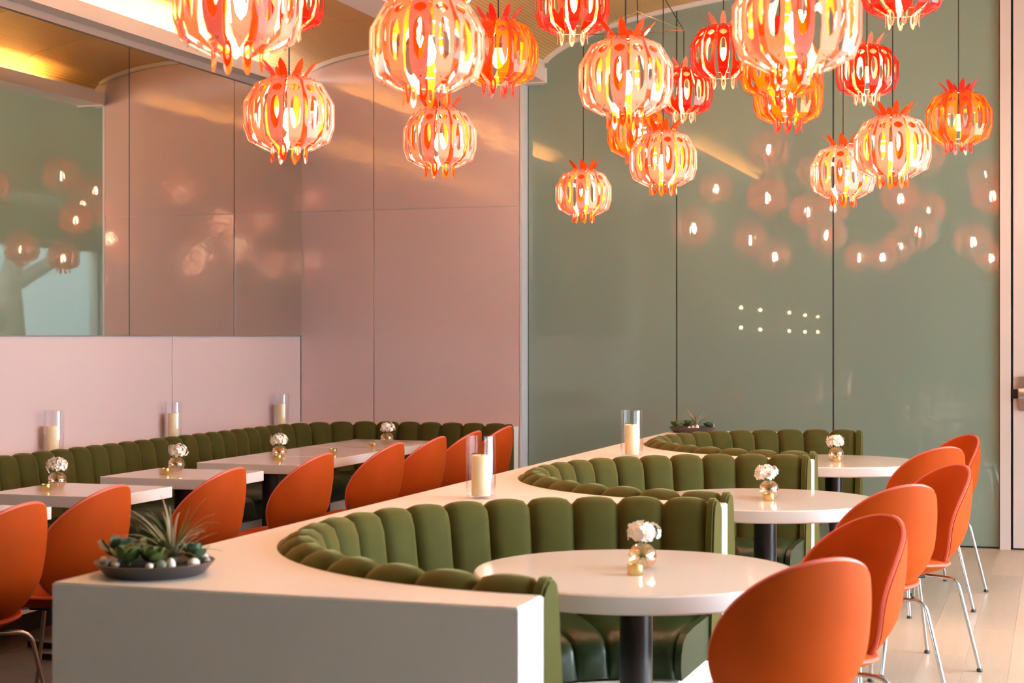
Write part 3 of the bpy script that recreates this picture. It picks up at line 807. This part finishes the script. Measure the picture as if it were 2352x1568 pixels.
for k, m in enumerate(M['peb']): pebs.append(finish('pebble', peb_bm.copy(), m, True, 80))
peb_bm.free()
def pebble(x, y, z, s, k, label, grp):
    o = link('pebble', pebs[k]); o.location = (x, y, z); o.scale = (s[0], s[1], s[2]); o.rotation_euler = (0, 0, random.uniform(0, 3)); tag(o, label, 'pebble', grp)
def dish(x, y, label):
    t = thing('plant_tray', label, 'tray', (x, y, ZP), 0, 'dark planting trays')
    obj('dish', lathe(bmesh.new(), [(0, 0), (0.118, 0), (0.128, 0.004), (0.150, 0.030), (0.155, 0.036), (0.152, 0.037), (0.146, 0.031), (0.126, 0.010), (0, 0.010)], 64), M['tray'], t, True, 50)
    obj('gravel_bed', lathe(bmesh.new(), [(0, 0.0105), (0.127, 0.0105), (0.141, 0.026), (0.06, 0.031), (0, 0.032)], 40), M['soil'], t, True)
TX, TY = -2.235, 3.74
dish(TX, TY, 'dark shallow stoneware tray of succulents on the near corner of the partition')
zb = ZP + 0.034
right = Vector((math.cos(math.radians(18.5)), math.sin(math.radians(18.5)))); fwd = Vector((-right.y, right.x))
def loc(cx, cy, r, f): return (cx + right.x * r + fwd.x * f, cy + right.y * r + fwd.y * f)
for k, (r, f, s, me, lab) in enumerate([(-0.095, 0.02, 1.8, leafB, 'bluish succulent rosette at the left end of the near tray'),
        (-0.055, -0.055, 1.5, leafA, 'yellow green succulent rosette at the front left of the near tray'),
        (-0.015, 0.045, 1.7, leafA, 'green succulent rosette at the back of the near tray'),
        (0.005, -0.055, 1.4, leafA, 'small green succulent rosette at the front middle of the near tray'),
        (0.095, 0.020, 1.35, leafB, 'dark green succulent at the right end of the near tray')]):
    p = loc(TX, TY, r, f); succulent(p[0], p[1], zb, s, me, 20 + k, lab, 'succulents in the near tray')
p = loc(TX, TY, 0.045, 0.01)
air_plant(p[0], p[1], zb, 1.0, 44, 5, [M['air'], M['air'], M['air_tan']], 'large spiky grey green air plant in the near tray', 0.10, 0.19)
for r, f, s, k, lab in [(-0.128, -0.02, (0.015, 0.013, 0.014), 0, 'cream pebble at the left rim of the near tray'),
        (-0.085, -0.075, (0.014, 0.011, 0.009), 1, 'flat tan pebble at the front left rim of the near tray'),
        (0.010, -0.108, (0.010, 0.009, 0.008), 0, 'small white pebble at the front middle of the near tray'),
        (0.036, -0.092, (0.016, 0.013, 0.013), 2, 'greenish pebble at the front middle of the near tray'),
        (0.060, -0.085, (0.012, 0.012, 0.017), 0, 'upright white pebble at the front right of the near tray'),
        (0.110, -0.045, (0.017, 0.013, 0.012), 0, 'large white pebble at the right of the near tray'),
        (0.134, 0.00, (0.011, 0.011, 0.010), 3, 'grey pebble at the right rim of the near tray'),
        (0.122, 0.045, (0.010, 0.010, 0.010), 0, 'small pale pebble at the back right of the near tray')]:
    q = loc(TX, TY, r, f); pebble(q[0], q[1], ZP + 0.036, s, k, lab, 'pebbles in the near tray')
FX, FY = -2.24, 10.39
dish(FX, FY, 'dark shallow stoneware tray of succulents at the far end of the partition')
for k, (r, f, s, me, lab) in enumerate([(-0.105, -0.01, 1.4, leafA, 'grassy green succulent at the left end of the far tray'),
        (-0.030, 0.05, 1.3, leafB, 'dark succulent at the back of the far tray'), (0.100, -0.02, 1.1, leafB, 'dark succulent at the right end of the far tray')]):
    p = loc(FX, FY, r, f); succulent(p[0], p[1], zb, s, me, 40 + k, lab, 'succulents in the far tray')
p = loc(FX, FY, 0.02, 0.0)
air_plant(p[0], p[1], zb, 1.0, 14, 9, [M['air'], M['air_tan']], 'thin curling air plant in the far tray', 0.10, 0.18)
for r, f, s, k, lab in [(-0.01, -0.09, (0.014, 0.011, 0.012), 1, 'tan pebble at the front of the far tray'), (0.018, -0.085, (0.012, 0.012, 0.018), 0, 'pinkish white pebble at the front of the far tray'),
        (-0.035, -0.10, (0.009, 0.009, 0.008), 0, 'small white pebble at the front of the far tray'), (0.132, -0.01, (0.013, 0.010, 0.018), 3, 'grey pebble at the right rim of the far tray')]:
    q = loc(FX, FY, r, f); pebble(q[0], q[1], ZP + 0.036, s, k, lab, 'pebbles in the far tray')

# ------------------------------------------------------------------ pendants
RAD = 0.18
OUT = [(0.36, 0.84), (0.72, 0.68), (0.97, 0.25), (0.97, -0.25), (0.87, -0.56), (0.50, -0.75)]
INN = [(0.62, 1.17), (0.49, 1.03), (0.37, 0.88), (0.40, 0.74), (0.66, 0.58), (0.83, 0.30), (0.85, 0.0), (0.80, -0.32), (0.58, -0.58), (0.40, -0.70), (0.385, -0.86), (0.40, -1.03)]
def prof_at(P, u):
    L = [0]
    for a, b in zip(P, P[1:]): L.append(L[-1] + math.hypot(b[0] - a[0], b[1] - a[1]))
    d = u * L[-1]
    for i in range(len(P) - 1):
        if d <= L[i + 1] + 1e-9:
            t = (d - L[i]) / (L[i + 1] - L[i]); return (P[i][0] + (P[i + 1][0] - P[i][0]) * t, P[i][1] + (P[i + 1][1] - P[i][1]) * t)
    return P[-1]
def petal(P, width, holes, n=84, th=0.012):
    """bent acrylic slat: width(u) half width, holes = [(u0, u1, frac)] ellipses"""
    bm = bmesh.new(); rows = []
    for i in range(n + 1):
        u = i / n; r, z = prof_at(P, u); wv = width(u); hw = 0
        for a, b, fq in holes:
            if a < u < b: hw = fq * math.sqrt(1 - ((u - (a + b) / 2) / ((b - a) / 2)) ** 2)
        a = prof_at(P, max(0, u - 0.01)); b = prof_at(P, min(1, u + 0.01)); tx, tz = b[0] - a[0], b[1] - a[1]; L = math.hypot(tx, tz)
        nx, nz = -tz / L, tx / L
        rows.append([[Vector((r + nx * o, x, z + nz * o)) * RAD for x in (-wv, -min(hw, wv * 0.8), min(hw, wv * 0.8), wv)] for o in (0, th)] + [hw])
    V = [[[bm.verts.new(p) for p in side] for side in r[:2]] for r in rows]
    for i in range(n):
        op = rows[i][2] > 0 or rows[i + 1][2] > 0
        for s in (0, 1):
            for k in (0, 2) if op else (0, 1, 2):
                bm.faces.new((V[i][s][k], V[i][s][k + 1], V[i + 1][s][k + 1], V[i + 1][s][k]))
        for k in (0, 3): bm.faces.new((V[i][0][k], V[i + 1][0][k], V[i + 1][1][k], V[i][1][k]))
        if op:
            for k in (1, 2): bm.faces.new((V[i][0][k], V[i + 1][0][k], V[i + 1][1][k], V[i][1][k]))
    bmesh.ops.remove_doubles(bm, verts=bm.verts[:], dist=1e-6)
    return bm
def w_out(u): 
    pts_ = [(0, 0.02), (0.06, 0.075), (0.16, 0.13), (0.30, 0.165), (0.5, 0.175), (0.7, 0.160), (0.82, 0.125), (0.93, 0.06), (1, 0.015)]
    for (a, b), (c, d) in zip(pts_, pts_[1:]):
        if u <= c: return b + (d - b) * (u - a) / (c - a)
    return 0.015
def w_inn(u):
    pts_ = [(0, 0.012), (0.035, 0.06), (0.08, 0.085), (0.14, 0.085), (0.2, 0.09), (0.35, 0.15), (0.5, 0.17), (0.65, 0.14), (0.78, 0.06), (0.86, 0.07), (0.93, 0.075), (0.98, 0.05), (1, 0.012)]
    for (a, b), (c, d) in zip(pts_, pts_[1:]):
        if u <= c: return b + (d - b) * (u - a) / (c - a)
    return 0.012
petal_me = {}
for k in 'ABC':
    petal_me['o' + k] = finish('outer_petal', petal(OUT, w_out, [(0.232, 0.322, 0.112), (0.372, 0.715, 0.104)]), M['outer_' + k])
    petal_me['i' + k] = finish('inner_petal', petal(INN, w_inn, [(0.42, 0.60, 0.055), (0.87, 0.955, 0.036)], 72), M['inner_' + k])
bulb_me = finish('bulb', lathe(bmesh.new(), [(0, -0.062), (0.012, -0.058), (0.022, -0.045), (0.027, -0.028), (0.025, -0.008), (0.018, 0.012), (0.013, 0.028), (0, 0.028)], 16), M['bulb'], True)
bm = lathe(bmesh.new(), [(0, 0.028), (0.017, 0.028), (0.018, 0.085), (0.012, 0.10), (0.003, 0.115), (0, 0.115)], 16)
socket_me = finish('socket', bm, M['black'], True)
def ring_mesh(r, z):
    return finish('ring', tube(bmesh.new(), [(r * RAD * math.cos(2 * PI * k / 40), r * RAD * math.sin(2 * PI * k / 40), z * RAD) for k in range(40)], 0.0022, 6, closed=True), M['copper'], True)
ring_me = [ring_mesh(0.50, 0.75), ring_mesh(0.60, -0.66)]
arm_me = finish('spoke', tube(bmesh.new(), [(0.012, 0, 0.09), (0.50 * RAD, 0, 0.75 * RAD)], 0.002, 6), M['copper'], True)
pin_bm = bmesh.new()
for k in range(14):
    a = 2 * PI * (k + 0.5) / 14
    for r, z, dr, dz in ((0.54, 0.765, 0.016, 0.035), (0.76, -0.62, 0.02, -0.035)):
        tube(pin_bm, [((r - dr) * RAD * math.cos(a), (r - dr) * RAD * math.sin(a), (z - dz) * RAD), ((r + dr) * RAD * math.cos(a), (r + dr) * RAD * math.sin(a), (z + dz) * RAD)], 0.0016, 5)
pin_me = finish('rivet_pins', pin_bm, M['cord'])
TRI_Z = 3.37
def pendant(x, y, z, kind, ztop, label, turn):
    t = thing('pendant_lamp', label, 'pendant lamp', (x, y, z), turn, 'pomegranate shaped acrylic pendants')
    for k in range(14):
        o = link('outer_petal', petal_me['o' + kind], t); o.rotation_euler = (0, 0, 2 * PI * (k + 0.5) / 14)
    for k in range(8):
        o = link('inner_petal', petal_me['i' + kind], t); o.rotation_euler = (0, 0, 2 * PI * k / 8)
        o = link('spoke', arm_me, t) if k % 2 == 0 else None
        if o: o.rotation_euler = (0, 0, 2 * PI * k / 8)
    link('bulb', bulb_me, t); link('socket', socket_me, t)
    for r in ring_me: link('ring', r, t)
    pn = link('rivet_pins', pin_me, t); pn['kind'] = 'stuff'
    obj('cord', tube(bmesh.new(), [(0, 0, 0.113), (0, 0, ztop - z)], 0.0032, 6), M['cord'], t)
PEND = {
 1: (-2.18, 4.09, 2.38, 'A', 'pale pink pendant lamp with orange tails, largest at the top left'),
 2: (-3.33, 6.70, 2.98, 'C', 'red pendant lamp peeking out behind the large top left one'),
 3: (-2.87, 5.81, 2.32, 'A', 'pale pink pendant lamp with orange crown hanging alone before the mirror corner'),
 4: (-1.85, 4.70, 2.35, 'A', 'large pale pink pendant lamp at top centre, before the pink wall'),
 5: (-2.26, 5.76, 2.83, 'B', 'amber pendant lamp cut off by the top edge, behind the large centre one'),
 6: (-2.85, 7.41, 2.41, 'A', 'pale pink pendant lamp hanging just below the large top centre one'),
 7: (-2.37, 6.89, 2.71, 'B', 'amber pendant lamp with coral crown, right of the large top centre one'),
 8: (-2.21, 7.52, 3.04, 'C', 'red pendant lamp with white tails, left of the copper triangle at the top edge'),
 9: (-1.54, 5.95, 2.42, 'A', 'large pale pink pendant lamp with orange crown, right under the copper triangle'),
 10: (-2.35, 9.36, 2.65, 'B', 'small amber pendant lamp half hidden below the large pale pink one under the triangle'),
 11: (-1.97, 8.40, 2.38, 'A', 'pale pink pendant lamp in front of the first dark glass joint'),
 12: (-2.86, 9.98, 2.36, 'A', 'small pale pink pendant lamp hanging lowest, at the left of the glass wall'),
 13: (-2.22, 10.03, 2.98, 'C', 'small dark red pendant lamp hanging from the right corner of the copper triangle'),
 14: (-1.70, 8.66, 2.97, 'C', 'dark red pendant lamp just left of the largest right hand pendant'),
 15: (-0.69, 4.57, 2.33, 'A', 'largest pale pink pendant lamp at the top right, nearest the camera'),
 16: (-1.18, 7.31, 2.66, 'B', 'amber pendant lamp directly below the largest right hand pendant'),
 17: (-1.32, 8.44, 2.69, 'B', 'amber pendant lamp with coral tails, lower of two overlapping amber ones'),
 18: (-1.03, 9.46, 2.96, 'C', 'dark red pendant lamp with pale crown, right of the largest pendant'),
 19: (-0.64, 7.27, 2.98, 'C', 'red pendant lamp with white tails cut off by the top right edge'),
 20: (-0.51, 9.18, 2.63, 'B', 'amber pendant lamp with coral crown, rightmost, beside the door'),
 21: (-0.73, 7.79, 2.33, 'A', 'pale pink pendant lamp overlapping its neighbour, right of the two lowest on the right'),
 22: (-1.12, 9.10, 2.35, 'A', 'pale pink pendant lamp partly covered, left of the two lowest on the right')}
TRIS = [((12, 10, 13), 'thin copper triangle frame spreading three cords before the left of the glass wall'),
        ((11, 14, 17), 'thin copper triangle frame above the picture, spreading cords of three middle pendants'),
        ((22, 18, 20), 'thin copper triangle frame above the picture, spreading cords of three rightmost pendants'),
        ((6, 7, 8), 'thin copper triangle frame above the picture, spreading cords of three pendants by the pink wall'),
        ((21, 16, 19), 'thin copper triangle frame above the picture, near the largest right hand pendant')]
in_tri = {i for t, _ in TRIS for i in t}
rt = random.Random(3)
for i, (x, y, z, k, lab) in PEND.items():
    pendant(x, y, z, k, TRI_Z - 0.006 if i in in_tri else vault(V2, x) - 0.001, lab, rt.uniform(0, 0.39))
for ids, lab in TRIS:
    P = [Vector(PEND[i][:2]) for i in ids]; c = (P[0] + P[1] + P[2]) / 3; zc = vault(V2, c.x)
    t = thing('cord_spreader', lab, 'lamp fitting', (c.x, c.y, zc), 0, 'triangular cord spreaders')
    obj('canopy', lathe(bmesh.new(), [(0, -0.03), (0.045, -0.03), (0.06, -0.004), (0.06, -0.002), (0, -0.002)], 28), M['black'], t, True)
    V = [Vector((p.x - c.x, p.y - c.y, TRI_Z - zc)) for p in P]
    for a in range(3):
        obj('rod', tube(bmesh.new(), [V[a], V[(a + 1) % 3]], 0.004, 8), M['copper'], t, True)
        obj('upper_cord', tube(bmesh.new(), [V[a], (0, 0, -0.03)], 0.0032, 6), M['cord'], t)

# ------------------------------------------------------------------ small wall lights far behind (seen mirrored in the glass)
sc_names = ['nearest pair', 'second pair', 'third pair', 'fourth pair', 'farthest pair']
for k, (y, za, zb2) in enumerate([(-0.10, 1.87, 1.58), (-1.70, 1.86, 1.56), (-4.56, 1.86, 1.55), (-6.39, 1.84, 1.54), (-8.05, 1.83, 1.54)]):
    for zz, nm in ((za, 'upper'), (zb2, 'lower')):
        t = thing('wall_light', 'tiny warm wall light mirrored in the green glass, %s light of the %s' % (nm, sc_names[k]), 'wall light', (-4.40, y, zz), 0, 'mirrored wall lights')
        obj('backplate', boxm(0, 0.012, -0.03, 0.03, -0.05, 0.05, 0.003), M['black'], t)
        obj('arm', boxm(0.012, 0.055, -0.006, 0.006, -0.006, 0.006), M['brass'], t)
        bm = bmesh.new(); bmesh.ops.create_uvsphere(bm, u_segments=12, v_segments=8, radius=0.022)
        for v in bm.verts: v.co.x += 0.07
        obj('globe', bm, M['sconce'], t, True)
